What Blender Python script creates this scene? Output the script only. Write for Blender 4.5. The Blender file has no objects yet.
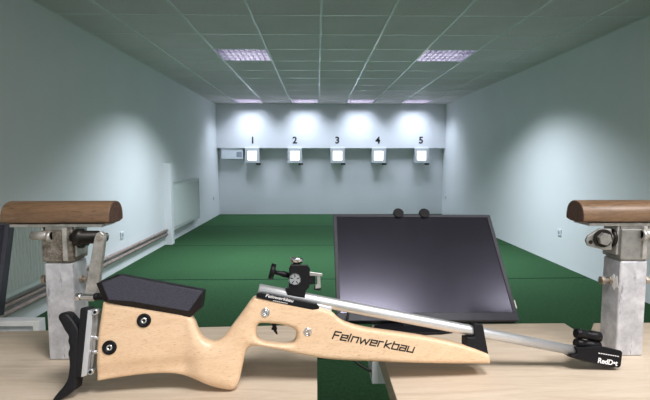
import bpy, bmesh, math, random
import numpy as np
from mathutils import Vector, Matrix, geometry

random.seed(7)
R = math.radians
C = bpy.context.scene.collection

# ------------------------------------------------------------------ camera
F = 460.0
PITCH = R(4.97); YAW = R(1.0)
CAM = Vector((0, 0, 1.29))
cam_d = bpy.data.cameras.new('camera'); cam = bpy.data.objects.new('camera', cam_d); C.objects.link(cam)
cam.location = CAM
cam.rotation_euler = (R(90) - PITCH, 0, -YAW)
cam_d.sensor_width = 36; cam_d.lens = 36 * F / 650; cam_d.clip_start = 0.02
bpy.context.scene.camera = cam

# ------------------------------------------------------------------ world, exposure
w = bpy.data.worlds.new('world'); bpy.context.scene.world = w; w.use_nodes = True
w.node_tree.nodes['Background'].inputs[0].default_value = (0.7, 0.8, 0.9, 1)
w.node_tree.nodes['Background'].inputs[1].default_value = 0.05
vs = bpy.context.scene.view_settings
vs.view_transform = 'Standard'; vs.look = 'None'; vs.gamma = 1; vs.use_curve_mapping = False
vs.exposure = 0.68

# lamp powers (watts) and colours of the three rows of ceiling luminaires
ROW_FRONT = (22, (1.0, 0.95, 0.93))
ROW_MID = (43, (0.80, 0.89, 1.0))
ROW_BACK = (10.5, (0.75, 0.84, 1.0))

# room numbers
XL, XR = -2.32, 2.99
YB, YF = 10.93, -4.6        # recessed back wall, wall behind the shooter
ZC = 2.576
ZT = 0.84                  # shooting counter height
YE = 1.228                 # far edge of the counters
GX = [0.04 + 0.622 * k for k in range(-4, 6)]
GY = [4.24 + 0.635 * k for k in range(-14, 12)]

# ------------------------------------------------------------------ a pixel becomes a ray
_fw = Vector((math.sin(YAW) * math.cos(PITCH), math.cos(YAW) * math.cos(PITCH), -math.sin(PITCH)))
_rt = Vector((math.cos(YAW), -math.sin(YAW), 0))
_up = _rt.cross(_fw)
def ray(px, py): return _fw + _rt * ((px - 325) / F) + _up * ((200 - py) / F)
def at_y(px, py, Y):
    d = ray(px, py); return CAM + d * (Y / d.y)
def at_z(px, py, Z):
    d = ray(px, py); return CAM + d * ((Z - CAM.z) / d.z)

# ------------------------------------------------------------------ materials
def new_mat(name):
    m = bpy.data.materials.new(name); m.use_nodes = True
    nt = m.node_tree; b = nt.nodes['Principled BSDF']
    return m, nt, b
def N(nt, t, **kw):
    n = nt.nodes.new(t)
    for k, v in kw.items(): setattr(n, k, v)
    return n
def coords(nt, scale=(1, 1, 1), rot=(0, 0, 0)):
    tc = N(nt, 'ShaderNodeTexCoord'); mp = N(nt, 'ShaderNodeMapping')
    mp.inputs['Scale'].default_value = scale; mp.inputs['Rotation'].default_value = rot
    nt.links.new(tc.outputs['Object'], mp.inputs['Vector'])
    return mp.outputs['Vector']
def noise(nt, vec, scale, detail=4, rough=0.55, dist=0):
    n = N(nt, 'ShaderNodeTexNoise'); n.inputs['Scale'].default_value = scale
    n.inputs['Detail'].default_value = detail; n.inputs['Roughness'].default_value = rough
    n.inputs['Distortion'].default_value = dist
    nt.links.new(vec, n.inputs['Vector']); return n.outputs['Fac']
def ramp(nt, fac, stops):
    r = N(nt, 'ShaderNodeValToRGB'); e = r.color_ramp.elements
    while len(e) < len(stops): e.new(0.5)
    for i, (p, c) in enumerate(stops):
        e[i].position = p; e[i].color = (c[0], c[1], c[2], 1)
    nt.links.new(fac, r.inputs[0]); return r.outputs[0]
def mix(nt, fac, a, b, blend='MIX'):
    m = N(nt, 'ShaderNodeMix', data_type='RGBA', blend_type=blend)
    if isinstance(fac, float): m.inputs[0].default_value = fac
    else: nt.links.new(fac, m.inputs[0])
    for s, v in ((6, a), (7, b)):
        if isinstance(v, tuple): m.inputs[s].default_value = (v[0], v[1], v[2], 1)
        else: nt.links.new(v, m.inputs[s])
    return m.outputs[2]
def bump(nt, b, h, strength, dist=0.001):
    n = N(nt, 'ShaderNodeBump'); n.inputs['Strength'].default_value = strength
    n.inputs['Distance'].default_value = dist
    nt.links.new(h, n.inputs['Height']); nt.links.new(n.outputs[0], b.inputs['Normal'])
def plain(name, col, rough=0.5, metal=0.0, var=0.06, scale=30, bmp=0.0, spec=0.5):
    m, nt, b = new_mat(name)
    v = coords(nt); f = noise(nt, v, scale)
    lo = tuple(c * (1 - var) for c in col); hi = tuple(min(1, c * (1 + var)) for c in col)
    nt.links.new(ramp(nt, f, [(0.3, lo), (0.7, hi)]), b.inputs['Base Color'])
    b.inputs['Roughness'].default_value = rough; b.inputs['Metallic'].default_value = metal
    b.inputs['Specular IOR Level'].default_value = spec
    if bmp: bump(nt, b, f, bmp)
    return m
M = {}
def wall_mat(name, col):
    m, nt, b = new_mat(name)
    v = coords(nt); f = noise(nt, v, 1.3, 5); g = noise(nt, v, 160, 3)
    c = ramp(nt, f, [(0.3, tuple(x * 0.96 for x in col)), (0.7, col)])
    nt.links.new(c, b.inputs['Base Color']); b.inputs['Roughness'].default_value = 0.7
    b.inputs['Specular IOR Level'].default_value = 0.25
    bump(nt, b, g, 0.25, 0.002); return m
M['wall'] = wall_mat('white_wall_paint', (0.79, 0.81, 0.82))
M['beam'] = wall_mat('white_beam_paint', (0.80, 0.81, 0.84))
# ceiling tile with pin holes
m, nt, b = new_mat('mineral_ceiling_tile'); v = coords(nt)
f = noise(nt, v, 2.0, 3); g = noise(nt, v, 90, 5, 0.7)
c = ramp(nt, f, [(0.3, (0.72, 0.65, 0.67)), (0.7, (0.78, 0.71, 0.73))])
c = mix(nt, ramp(nt, g, [(0.36, (1, 1, 1)), (0.42, (0, 0, 0))]), c, (0.5, 0.52, 0.5))
nt.links.new(c, b.inputs['Base Color']); b.inputs['Roughness'].default_value = 0.9
bump(nt, b, g, 0.3, 0.002); M['tile'] = m
M['tbar'] = plain('white_ceiling_bar', (0.96, 0.96, 0.96), 0.2)
# carpet: needle felt in 2 m wide strips, dark seams between strips
m, nt, b = new_mat('green_felt_carpet'); v = coords(nt)
f = noise(nt, v, 1.6, 6, 0.6); g = noise(nt, v, 240, 3, 0.8); h = noise(nt, v, 35, 5, 0.7)
c = ramp(nt, f, [(0.3, (0.0246, 0.0738, 0.0295)), (0.7, (0.0361, 0.1000, 0.0394))])
c = mix(nt, 0.55, c, ramp(nt, h, [(0.35, (0.0148, 0.0492, 0.0180)), (0.65, (0.0492, 0.1230, 0.0508))]))
c = mix(nt, 0.3, c, ramp(nt, g, [(0.3, (0.009, 0.036, 0.015)), (0.7, (0.075, 0.185, 0.08))]))
sx = N(nt, 'ShaderNodeSeparateXYZ'); nt.links.new(v, sx.inputs[0])
def math_node(op, a, bb=None):
    n = N(nt, 'ShaderNodeMath', operation=op)
    for i, x in enumerate((a, bb)):
        if x is None: continue
        if isinstance(x, (int, float)): n.inputs[i].default_value = x
        else: nt.links.new(x, n.inputs[i])
    return n.outputs[0]
wob = math_node('MULTIPLY', noise(nt, v, 1.1, 2), 0.05)
md = math_node('PINGPONG', math_node('ADD', math_node('SUBTRACT', sx.outputs['Y'], 4.93), wob), 1.0)
seam = math_node('LESS_THAN', md, 0.016)
c = mix(nt, ramp(nt, noise(nt, v, 70, 4, 0.8), [(0.3, (0.42, 0.42, 0.42)), (0.7, (0.0, 0.0, 0.0))]), c, (0.007, 0.028, 0.011))
c = mix(nt, seam, c, (0.003, 0.022, 0.010))
nt.links.new(c, b.inputs['Base Color']); b.inputs['Roughness'].default_value = 1.0
b.inputs['Specular IOR Level'].default_value = 0.1
bump(nt, b, g, 0.7, 0.004); M['carpet'] = m
def wood(name, c0, c1, c2, stretch, sc=14, fleck=None, rough=0.5, coat=0.0, fl_scale=(900, 60, 60)):
    m, nt, b = new_mat(name)
    v = coords(nt, stretch); f = noise(nt, v, sc, 7, 0.62, 1.2)
    c = ramp(nt, f, [(0.28, c0), (0.5, c1), (0.74, c2)])
    v2 = coords(nt, tuple(s * 5 for s in stretch)); g = noise(nt, v2, sc * 2, 3, 0.7)
    c = mix(nt, 0.35, c, ramp(nt, g, [(0.3, c0), (0.7, c2)]))
    if fleck:
        vv = coords(nt, fl_scale); k = noise(nt, vv, 1.0, 2, 0.5)
        c = mix(nt, ramp(nt, k, [(0.60, (0, 0, 0)), (0.70, (0.55, 0.55, 0.55))]), c, fleck)
    nt.links.new(c, b.inputs['Base Color']); b.inputs['Roughness'].default_value = rough
    b.inputs['Coat Weight'].default_value = coat; b.inputs['Coat Roughness'].default_value = 0.25
    bump(nt, b, g, 0.15, 0.0006); return m
M['ply'] = wood('birch_plywood', (0.47, 0.38, 0.285), (0.61, 0.515, 0.405), (0.69, 0.605, 0.50), (0.35, 5.0, 5.0), 7, rough=0.55)
M['ply_edge'] = plain('plywood_edge', (0.50, 0.44, 0.34), 0.7, var=0.2, scale=90)
M['beech'] = wood('oiled_beech', (0.70, 0.475, 0.29), (0.80, 0.575, 0.375), (0.86, 0.65, 0.45), (1.2, 6.0, 6.0), 9,
                  fleck=(0.46, 0.25, 0.12), rough=0.38, coat=0.15, fl_scale=(130, 700, 700))
M['walnut'] = wood('worn_varnished_wood', (0.085, 0.048, 0.026), (0.17, 0.099, 0.054), (0.28, 0.172, 0.10), (1.0, 8, 8), 9,
                   fleck=(0.05, 0.026, 0.016), rough=0.42, coat=0.1, fl_scale=(40, 260, 260))
M['endgrain'] = plain('dark_end_grain', (0.085, 0.045, 0.03), 0.6, var=0.4, scale=120)
def metal_mat(name, lo, mid, hi, sc, rough, met=0.9, spots=None, bmp=0.2):
    m, nt, b = new_mat(name); v = coords(nt)
    f = noise(nt, v, sc, 6, 0.65); c = ramp(nt, f, [(0.32, lo), (0.5, mid), (0.68, hi)])
    if spots:
        k = noise(nt, v, sc * 2.3, 5, 0.75)
        c = mix(nt, ramp(nt, k, [(0.53, (0, 0, 0)), (0.62, (1, 1, 1))]), c, spots)
    nt.links.new(c, b.inputs['Base Color'])
    b.inputs['Metallic'].default_value = met; b.inputs['Roughness'].default_value = rough
    bump(nt, b, f, bmp, 0.001); return m
M['galv'] = metal_mat('galvanized_steel', (0.44, 0.46, 0.51), (0.60, 0.62, 0.68), (0.80, 0.82, 0.88), 26, 0.5, 0.45)
# galvanised tube carries white flux runs and a few dark streaks
m = M['galv']; nt = m.node_tree; b = nt.nodes['Principled BSDF']
old = b.inputs['Base Color'].links[0].from_socket
st = noise(nt, coords(nt, (60, 60, 9)), 1.0, 4, 0.7)
c = mix(nt, ramp(nt, st, [(0.62, (0, 0, 0)), (0.70, (0.8, 0.8, 0.8))]), old, (0.13, 0.13, 0.16))
nt.links.new(c, b.inputs['Base Color'])
M['cast'] = metal_mat('rusty_cast_steel', (0.11, 0.10, 0.085), (0.24, 0.22, 0.19), (0.42, 0.40, 0.36), 70, 0.55, 0.5, spots=(0.15, 0.10, 0.06), bmp=0.8)
M['steelplate'] = metal_mat('worn_steel_plate', (0.38, 0.37, 0.35), (0.52, 0.51, 0.49), (0.66, 0.65, 0.63), 40, 0.42, 0.6)
M['dullsteel'] = metal_mat('dull_grey_steel', (0.26, 0.26, 0.25), (0.36, 0.36, 0.35), (0.46, 0.46, 0.45), 30, 0.4, 0.65, bmp=0.3)
M['alu'] = plain('satin_aluminium', (0.74, 0.76, 0.80), 0.42, 0.8, 0.03)
M['chrome'] = plain('bright_steel', (0.72, 0.73, 0.76), 0.2, 1.0, 0.05)
M['black'] = plain('black_anodised', (0.006, 0.006, 0.008), 0.38, 0.0, 0.2, spec=0.22)
M['matblack'] = plain('matt_black_plastic', (0.008, 0.008, 0.011), 0.5, 0.0, 0.25, 200, 0.2, spec=0.28)
M['pad_sheen'] = plain('black_leatherette_sheen', (0.040, 0.041, 0.062), 0.5, 0.0, 0.3, 300, 0.25)  # cheek face is black; its gloss is painted in as lighter grey-blue
M['blackbolt'] = plain('black_oily_bolt', (0.02, 0.018, 0.016), 0.4, 0.5, 0.3, 90, 0.3)
M['rustbolt'] = metal_mat('rusty_bolt', (0.18, 0.13, 0.09), (0.36, 0.31, 0.25), (0.55, 0.52, 0.48), 60, 0.5, 0.6)
M['radiator'] = plain('radiator_enamel', (0.62, 0.67, 0.65), 0.35, 0.0, 0.03)
M['whitepl'] = plain('white_plastic', (0.72, 0.76, 0.80), 0.45, 0.0, 0.03)
M['target_case'] = plain('light_grey_target_case', (0.55, 0.58, 0.60), 0.5)
M['greypl'] = plain('grey_plastic', (0.30, 0.34, 0.40), 0.5, 0.0, 0.1)
M['pipe'] = plain('brown_painted_pipe', (0.36, 0.27, 0.24), 0.5, 0.0, 0.25, 12)
M['ink'] = plain('black_print', (0.01, 0.01, 0.012), 0.5)
M['whiteink'] = plain('white_print', (0.85, 0.85, 0.87), 0.5)
M['bezel'] = plain('dark_grey_bezel', (0.045, 0.048, 0.062), 0.5, 0.0, 0.1, spec=0.3)
m, nt, b = new_mat('switched_off_screen'); v = coords(nt)
f = noise(nt, v, 14, 4, 0.6)
nt.links.new(ramp(nt, f, [(0.3, (0.007, 0.007, 0.011)), (0.7, (0.010, 0.009, 0.014))]), b.inputs['Base Color'])
nt.links.new(ramp(nt, noise(nt, v, 8, 5, 0.7), [(0.2, (0.215,) * 3), (0.8, (0.24,) * 3)]), b.inputs['Roughness'])
b.inputs['Specular IOR Level'].default_value = 0.9
b.inputs['Specular Tint'].default_value = (0.76, 0.76, 1.0, 1)
b.inputs['Coat Weight'].default_value = 0.0; M['screen'] = m
def emit(name, col, s):
    m, nt, b = new_mat(name); v = coords(nt); f = noise(nt, v, 3, 1)
    nt.links.new(ramp(nt, f, [(0, tuple(c * 0.97 for c in col)), (1, col)]), b.inputs['Emission Color'])
    b.inputs['Base Color'].default_value = (0.8, 0.8, 0.8, 1); b.inputs['Emission Strength'].default_value = s
    return m
M['target_glow'] = emit('lit_target_card', (1.0, 0.98, 0.92), 1.6)  # card emission stands in for the LED light inside the box
M['tube'] = emit('fluorescent_tube', (0.95, 0.91, 1.0), 3.0)
M['opal'] = plain('opal_acrylic', (0.85, 0.85, 0.85), 0.4)
M['louvre'] = plain('polished_louvre', (0.62, 0.60, 0.68), 0.3, 0.9, 0.05)
M['rubber'] = plain('black_rubber_cable', (0.012, 0.012, 0.012), 0.5)
M['darkwoodframe'] = plain('grey_table_steel', (0.18, 0.19, 0.20), 0.5, 0.3)

# ------------------------------------------------------------------ mesh helpers
def link(name, bm, mats, parent=None, smooth=False, bevel=0.0, seg=2, loc=None):
    bmesh.ops.recalc_face_normals(bm, faces=bm.faces)
    me = bpy.data.meshes.new(name); bm.to_mesh(me); bm.free()
    if not isinstance(mats, (list, tuple)): mats = [mats]
    for mm in mats: me.materials.append(mm)
    o = bpy.data.objects.new(name, me); C.objects.link(o)
    if parent: o.parent = parent
    if loc is not None: o.location = loc
    if smooth: me.shade_smooth()
    if bevel:
        md = o.modifiers.new('bevel', 'BEVEL'); md.width = bevel; md.segments = seg
        md.limit_method = 'ANGLE'; md.angle_limit = R(35)
        if not smooth: pass
    return o
def thing(name, label, cat, loc=(0, 0, 0), group=None):
    o = bpy.data.objects.new(name, None); C.objects.link(o); o.empty_display_size = 0.05
    o.location = loc; return tag(o, label, cat, group)
def tag(o, label, cat, group=None):
    o['label'] = label; o['category'] = cat
    if group: o['group'] = group
    return o
def struct(o): o['kind'] = 'structure'; return o
def box(bm, x0, x1, y0, y1, z0, z1, mi=0, M4=None):
    vs_ = [bm.verts.new(Vector(p)) for p in
           [(x0, y0, z0), (x1, y0, z0), (x1, y1, z0), (x0, y1, z0), (x0, y0, z1), (x1, y0, z1), (x1, y1, z1), (x0, y1, z1)]]
    if M4: 
        for q in vs_: q.co = M4 @ q.co
    for f in ((0, 3, 2, 1), (4, 5, 6, 7), (0, 1, 5, 4), (1, 2, 6, 5), (2, 3, 7, 6), (3, 0, 4, 7)):
        fa = bm.faces.new([vs_[i] for i in f]); fa.material_index = mi
def tube_between(bm, p, q, r0, r1=None, seg=20, caps=True, mi=0):
    p, q = Vector(p), Vector(q); r1 = r0 if r1 is None else r1
    d = (q - p).normalized(); a = d.orthogonal().normalized(); b_ = d.cross(a)
    ra = [bm.verts.new(p + (a * math.cos(t) + b_ * math.sin(t)) * r0) for t in [2 * math.pi * i / seg for i in range(seg)]]
    rb = [bm.verts.new(q + (a * math.cos(t) + b_ * math.sin(t)) * r1) for t in [2 * math.pi * i / seg for i in range(seg)]]
    for i in range(seg):
        f = bm.faces.new((ra[i], ra[(i + 1) % seg], rb[(i + 1) % seg], rb[i])); f.material_index = mi; f.smooth = True
    if caps:
        for rr in (list(reversed(ra)), rb):
            f = bm.faces.new(rr); f.material_index = mi
def lathe(bm, p, q, prof, seg=24, mi=0):
    """prof: (t, r) along p->q"""
    p, q = Vector(p), Vector(q); d = (q - p); L = d.length; d = d.normalized()
    a = d.orthogonal().normalized(); b_ = d.cross(a); rings = []
    for t, r in prof:
        rings.append([bm.verts.new(p + d * (t * L) + (a * math.cos(k) + b_ * math.sin(k)) * r)
                      for k in [2 * math.pi * i / seg for i in range(seg)]])
    for A, B in zip(rings, rings[1:]):
        for i in range(seg):
            f = bm.faces.new((A[i], A[(i + 1) % seg], B[(i + 1) % seg], B[i])); f.material_index = mi; f.smooth = True
    for rr in (list(reversed(rings[0])), rings[-1]):
        f = bm.faces.new(rr); f.material_index = mi
def prism(bm, pts, w0, w1, axis='w', mi=0, pts1=None):
    """outline in (u,v) extruded along the third local axis. axis 'w': (u,v,w); 'y': (u,w,v)"""
    def P(p, t): return Vector((p[0], p[1], t)) if axis == 'w' else (Vector((p[0], t, p[1])) if axis == 'y' else Vector((t, p[0], p[1])))
    A = [bm.verts.new(P(p, w0)) for p in pts]; B = [bm.verts.new(P(p, w1)) for p in (pts1 or pts)]
    n = len(pts)
    for i in range(n):
        f = bm.faces.new((A[i], A[(i + 1) % n], B[(i + 1) % n], B[i])); f.material_index = mi
    bm.faces.new(list(reversed(A))).material_index = mi; bm.faces.new(B).material_index = mi
def rounded(pts, it=2, closed=True):
    for _ in range(it):
        out = []; n = len(pts)
        for i in range(n):
            a, b_ = pts[i], pts[(i + 1) % n]
            out.append((a[0] * .75 + b_[0] * .25, a[1] * .75 + b_[1] * .25))
            out.append((a[0] * .25 + b_[0] * .75, a[1] * .25 + b_[1] * .75))
        pts = out
    return pts
def resample(pts, step):
    out = []; n = len(pts)
    for i in range(n):
        a = np.array(pts[i]); b_ = np.array(pts[(i + 1) % n]); L = np.linalg.norm(b_ - a)
        if L < 1e-6: continue
        k = max(1, int(round(L / step)))
        for j in range(k): out.append(tuple(a + (b_ - a) * j / k))
    return out
def seg_dist(P, poly):
    A = np.array(poly); B = np.roll(A, -1, 0); d = B - A; L = (d ** 2).sum(1) + 1e-12
    t = np.clip(((P[:, None, :] - A) * d).sum(2) / L, 0, 1)
    q = A + d * t[..., None]
    return np.sqrt(((P[:, None, :] - q) ** 2).sum(2)).min(1)
def inside(P, poly):
    A = np.array(poly); B = np.roll(A, -1, 0); x, y = P[:, 0:1], P[:, 1:2]
    c = ((A[:, 1] > y) != (B[:, 1] > y)) & (x < (B[:, 0] - A[:, 0]) * (y - A[:, 1]) / (B[:, 1] - A[:, 1] + 1e-15) + A[:, 0])
    return c.sum(1) % 2 == 1
def puff(outer, holes, T, RR, side=0.4, step=0.0035, grid=0.005, fwd=0.0):
    """solid with rounded-over edges: half thickness T(u,v), edge radius RR(u,v)"""
    loops = [resample(l, step) for l in [outer] + holes]
    def dist(P): return np.min([seg_dist(P, l) for l in loops], axis=0)
    def isin(P):
        r = inside(P, loops[0])
        for l in loops[1:]: r &= ~inside(P, l)
        return r
    bpts = [p for l in loops for p in l]; edges = []; k = 0
    for l in loops:
        edges += [(k + i, k + (i + 1) % len(l)) for i in range(len(l))]; k += len(l)
    extra = []
    for l in loops:
        A = np.array(l); tg = np.roll(A, -1, 0) - np.roll(A, 1, 0); tg /= np.linalg.norm(tg, axis=1)[:, None] + 1e-9
        nn = np.stack([-tg[:, 1], tg[:, 0]], 1)
        for fr in (0.06, 0.2, 0.42, 0.7, 1.0):
            rad = np.array([RR(*p) for p in l])[:, None]
            for s in (1, -1):
                Q = A + nn * s * rad * fr
                ok = isin(Q) & (dist(Q) > rad[:, 0] * fr * 0.93)
                Q = Q[ok]
                extra.append(Q[::2] if fr > .3 else Q)
    A = np.array(loops[0]); lo, hi = A.min(0), A.max(0)
    gx, gy = np.meshgrid(np.arange(lo[0], hi[0], grid), np.arange(lo[1], hi[1], grid)); G = np.stack([gx.ravel(), gy.ravel()], 1)
    G = G[isin(G)]; G = G[dist(G) > np.array([RR(*p) for p in G]) * 1.08 + 0.001]
    allp = np.concatenate([np.array(bpts)] + extra + [G])
    res = geometry.delaunay_2d_cdt([Vector(p) for p in allp], edges, [], 0, 1e-7)
    V = np.array([tuple(q) for q in res[0]]); tris = [t for t in res[2]]
    cen = np.array([V[list(t)].mean(0) for t in tris]); keep = isin(cen)
    tris = [t for t, kk in zip(tris, keep) if kk]
    d = dist(V)
    h = []
    for p, dd in zip(V, d):
        r = RR(*p); x = min(dd / r, 1.0); h.append(T(*p) * (side + (1 - side) * math.sqrt(max(0, 1 - (1 - x) ** 2))))
    bm = bmesh.new(); used = sorted({i for t in tris for i in t})
    fr = {i: bm.verts.new((V[i][0], V[i][1], h[i] + fwd)) for i in used}; bk = {i: bm.verts.new((V[i][0], V[i][1], -h[i] + fwd)) for i in used}
    cnt = {}
    for t in tris:
        bm.faces.new([fr[i] for i in t]); bm.faces.new([bk[i] for i in reversed(t)])
        for a, b_ in ((t[0], t[1]), (t[1], t[2]), (t[2], t[0])):
            key = (min(a, b_), max(a, b_)); cnt.setdefault(key, []).append((a, b_))
    for key, l in cnt.items():
        if len(l) == 1:
            a, b_ = l[0]; bm.faces.new((fr[b_], fr[a], bk[a], bk[b_]))
    return bm
def sm(a, b_, x):
    t = max(0, min(1, (x - a) / (b_ - a))); return t * t * (3 - 2 * t)
def text_mesh(name, body, size, mat, parent=None, extrude=0.0006, shear=0.0, bold=0.0, mtx=None, sx=1.0, align='CENTER'):
    cu = bpy.data.curves.new(name + '_curve', 'FONT'); cu.body = body; cu.size = size; cu.extrude = extrude
    cu.align_x = align; cu.align_y = 'CENTER' if align == 'CENTER' else 'BOTTOM_BASELINE'; cu.shear = shear; cu.offset = bold
    t = bpy.data.objects.new('tmp', cu); C.objects.link(t)
    dg = bpy.context.evaluated_depsgraph_get(); me = bpy.data.meshes.new_from_object(t.evaluated_get(dg))
    bpy.data.objects.remove(t); bpy.data.curves.remove(cu)
    if sx != 1: me.transform(Matrix.Diagonal((sx, 1, 1, 1)))
    if mtx is not None: me.transform(mtx)
    me.name = name; me.materials.clear(); me.materials.append(mat)
    o = bpy.data.objects.new(name, me); C.objects.link(o)
    if parent: o.parent = parent
    return o
def copy_tree(o, parent=None):
    c_ = o.copy(); C.objects.link(c_)
    if parent: c_.parent = parent
    for ch in list(o.children): copy_tree(ch, c_)
    return c_
def sweep(name, pts, r, mat, parent=None, res=8):
    cu = bpy.data.curves.new(name, 'CURVE'); cu.dimensions = '3D'; cu.bevel_depth = r; cu.bevel_resolution = 4
    s = cu.splines.new('NURBS'); s.points.add(len(pts) - 1); s.use_endpoint_u = True; s.order_u = 4; s.resolution_u = res
    for p, q in zip(s.points, pts): p.co = (*q, 1)
    t = bpy.data.objects.new('tmp', cu); C.objects.link(t)
    me = bpy.data.meshes.new_from_object(t.evaluated_get(bpy.context.evaluated_depsgraph_get()))
    bpy.data.objects.remove(t); bpy.data.curves.remove(cu); me.name = name
    me.materials.clear(); me.materials.append(mat); me.shade_smooth()
    o = bpy.data.objects.new(name, me); C.objects.link(o)
    if parent: o.parent = parent
    return o

# ================================================================== THE ROOM
T_ = 0.12
bm = bmesh.new(); box(bm, XL - T_, XR + T_, YF - T_, YB + T_, -0.1, 0); struct(link('floor', bm, M['carpet']))
bm = bmesh.new(); box(bm, XL - T_, XL, YF - T_, YB + T_, 0, ZC + .2); struct(link('wall_left', bm, M['wall']))
bm = bmesh.new(); box(bm, XR, XR + T_, YF - T_, YB + T_, 0, ZC + .2); struct(link('wall_right', bm, M['wall']))
bm = bmesh.new(); box(bm, XL, XR, YB, YB + T_, 0, ZC + .2); struct(link('wall_back', bm, M['beam']))
bm = bmesh.new(); box(bm, XL, XR, YF - T_, YF, 0, ZC + .2); struct(link('wall_front', bm, M['wall']))
BY = 10.75; BZ = 1.565
bm = bmesh.new(); box(bm, XL, XR, BY, YB, BZ, ZC); struct(link('trim_1', bm, M['beam']))
# boxed-in pipe column on the left wall
bm = bmesh.new(); box(bm, XL, -2.21, 6.98, 7.10, 0, 1.24)
struct(link('trim_2', bm, M['wall'], bevel=0.004))

# ceiling: square tiles, open where the luminaires sit
gx = [XL] + [x for x in GX if XL + .02 < x < XR - .02] + [XR]
gy = [YF] + [y for y in GY if YF + .02 < y < BY - .02] + [YB]
def cell(x, y):
    for i in range(len(gx) - 1):
        for j in range(len(gy) - 1):
            if gx[i] <= x < gx[i + 1] and gy[j] <= y < gy[j + 1]: return i, j
MID = [(-0.9, 5.8), (1.59, 5.8)]
BACK = [(-1.51, 10.2), (-0.27, 10.2), (0.97, 10.2), (2.2, 10.2)]
FRONT = [(0.35, 0.11), (1.59, 0.11), (-0.9, -3.1), (1.59, -3.1)]
lum = {cell(*p): p for p in MID + BACK + FRONT}
bm = bmesh.new()
for i in range(len(gx) - 1):
    for j in range(len(gy) - 1):
        if (i, j) in lum: continue
        box(bm, gx[i] + .001, gx[i + 1] - .001, gy[j] + .001, gy[j + 1] - .001, ZC + 0.004, ZC + 0.02)
ceil = struct(link('ceiling', bm, M['tile']))
bm = bmesh.new()
for x in gx[1:-1]: box(bm, x - .012, x + .012, YF, BY, ZC - .003, ZC + .003)
link('long_ceiling_bars', bm, M['tbar'], ceil)
bm = bmesh.new()
for y in gy[1:-1]:
    ok = [(gx[i], gx[i + 1]) for i in range(len(gx) - 1)]
    for a, b_ in ok: box(bm, a + .012, b_ - .012, y - .009, y + .009, ZC - .0015, ZC + .003)
for x in (XL + .006, XR - .006): box(bm, x - .006, x + .006, YF, BY, ZC - .002, ZC + .003)
link('cross_ceiling_bars', bm, M['tbar'], ceil)
bm = bmesh.new(); box(bm, XL, XR, YF, YB, ZC + .16, ZC + .2); struct(link('ceiling_slab', bm, M['wall'])); bpy.data.objects['ceiling_slab'].name = 'ceiling.001'

# ------------------------------------------------------------------ luminaires
def luminaire(pos, power, col, label, group, opal=False):
    i, j = cell(*pos); x0, x1, y0, y1 = gx[i], gx[i + 1], gy[j], gy[j + 1]
    cx, cy = (x0 + x1) / 2, (y0 + y1) / 2; a, b_ = (x1 - x0) / 2 - .013, (y1 - y0) / 2 - .013
    t = thing('ceiling_light', label, 'light', (cx, cy, ZC), group)
    z0, z1 = 0.0, 0.125
    bm = bmesh.new()
    box(bm, -a, -a + .006, -b_, b_, z0, z1); box(bm, a - .006, a, -b_, b_, z0, z1)
    box(bm, -a + .006, a - .006, -b_, -b_ + .006, z0, z1); box(bm, -a + .006, a - .006, b_ - .006, b_, z0, z1)
    box(bm, -a, a, -b_, b_, z1, z1 + .004)
    link('housing', bm, M['louvre'], t)
    a2, b2 = a - .008, b_ - .008
    if opal:
        bm = bmesh.new(); box(bm, -a2, a2, -b2, b2, .004, .008); link('opal_cover', bm, M['opal'], t)
        ld = bpy.data.lights.new('lamp_glow', 'AREA'); ld.shape = 'RECTANGLE'; ld.size = 2 * a2; ld.size_y = 2 * b2
        ld.energy = power; ld.color = col
        lo = bpy.data.objects.new('lamp_glow', ld); C.objects.link(lo); lo.parent = t; lo.location = (0, 0, -0.001)
        return t
    bm = bmesh.new()                                      # lengthwise wedge reflectors + cross blades
    for k in range(5):
        y = -b2 + 2 * b2 * k / 4
        prism(bm, [(y - .013, .002), (y + .013, .002), (y + .002, .066), (y - .002, .066)], -a2, a2, 'x')
    for k in range(1, 9):
        x = -a2 + 2 * a2 * k / 9
        for q in range(4):
            ya = -b2 + 2 * b2 * q / 4 + .014; yb = -b2 + 2 * b2 * (q + 1) / 4 - .014
            prism(bm, [(x - .004, .004), (x + .004, .004), (x + .001, .038), (x - .001, .038)], ya, yb, 'y')
    link('louvre', bm, M['louvre'], t)
    for q in range(4):
        y = -b2 + 2 * b2 * (q + .5) / 4
        bm = bmesh.new(); tube_between(bm, (-a2 + .02, y, .108), (a2 - .02, y, .108), .008, seg=12)
        link('tube', bm, M['tube'], t)
    ld = bpy.data.lights.new('lamp_glow', 'AREA'); ld.shape = 'RECTANGLE'; ld.size = 2 * a2; ld.size_y = 2 * b2
    ld.energy = power; ld.color = col; ld.spread = R(123)
    lo = bpy.data.objects.new('lamp_glow', ld); C.objects.link(lo); lo.parent = t; lo.location = (0, 0, -0.001)
    return t
for p, l in zip(MID, ('left', 'right')):
    luminaire(p, *ROW_MID, f'square louvred ceiling light halfway down the range, {l} one of the pair', 'louvred lights halfway down the range')
for p, l in zip(BACK, ('at the far end above lane 1', 'at the far end above lane 2', 'at the far end above lane 4', 'at the far end above lane 5')):
    luminaire(p, *ROW_BACK, f'louvred ceiling light {l}', 'louvred lights in front of the target beam')
for p, l in zip(FRONT, ('left, above the counter', 'right, above the counter', 'left, far back', 'right, far back')):
    luminaire(p, *ROW_FRONT, f'opal ceiling light behind the shooter, {l}', 'opal lights behind the shooter', True)

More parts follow.
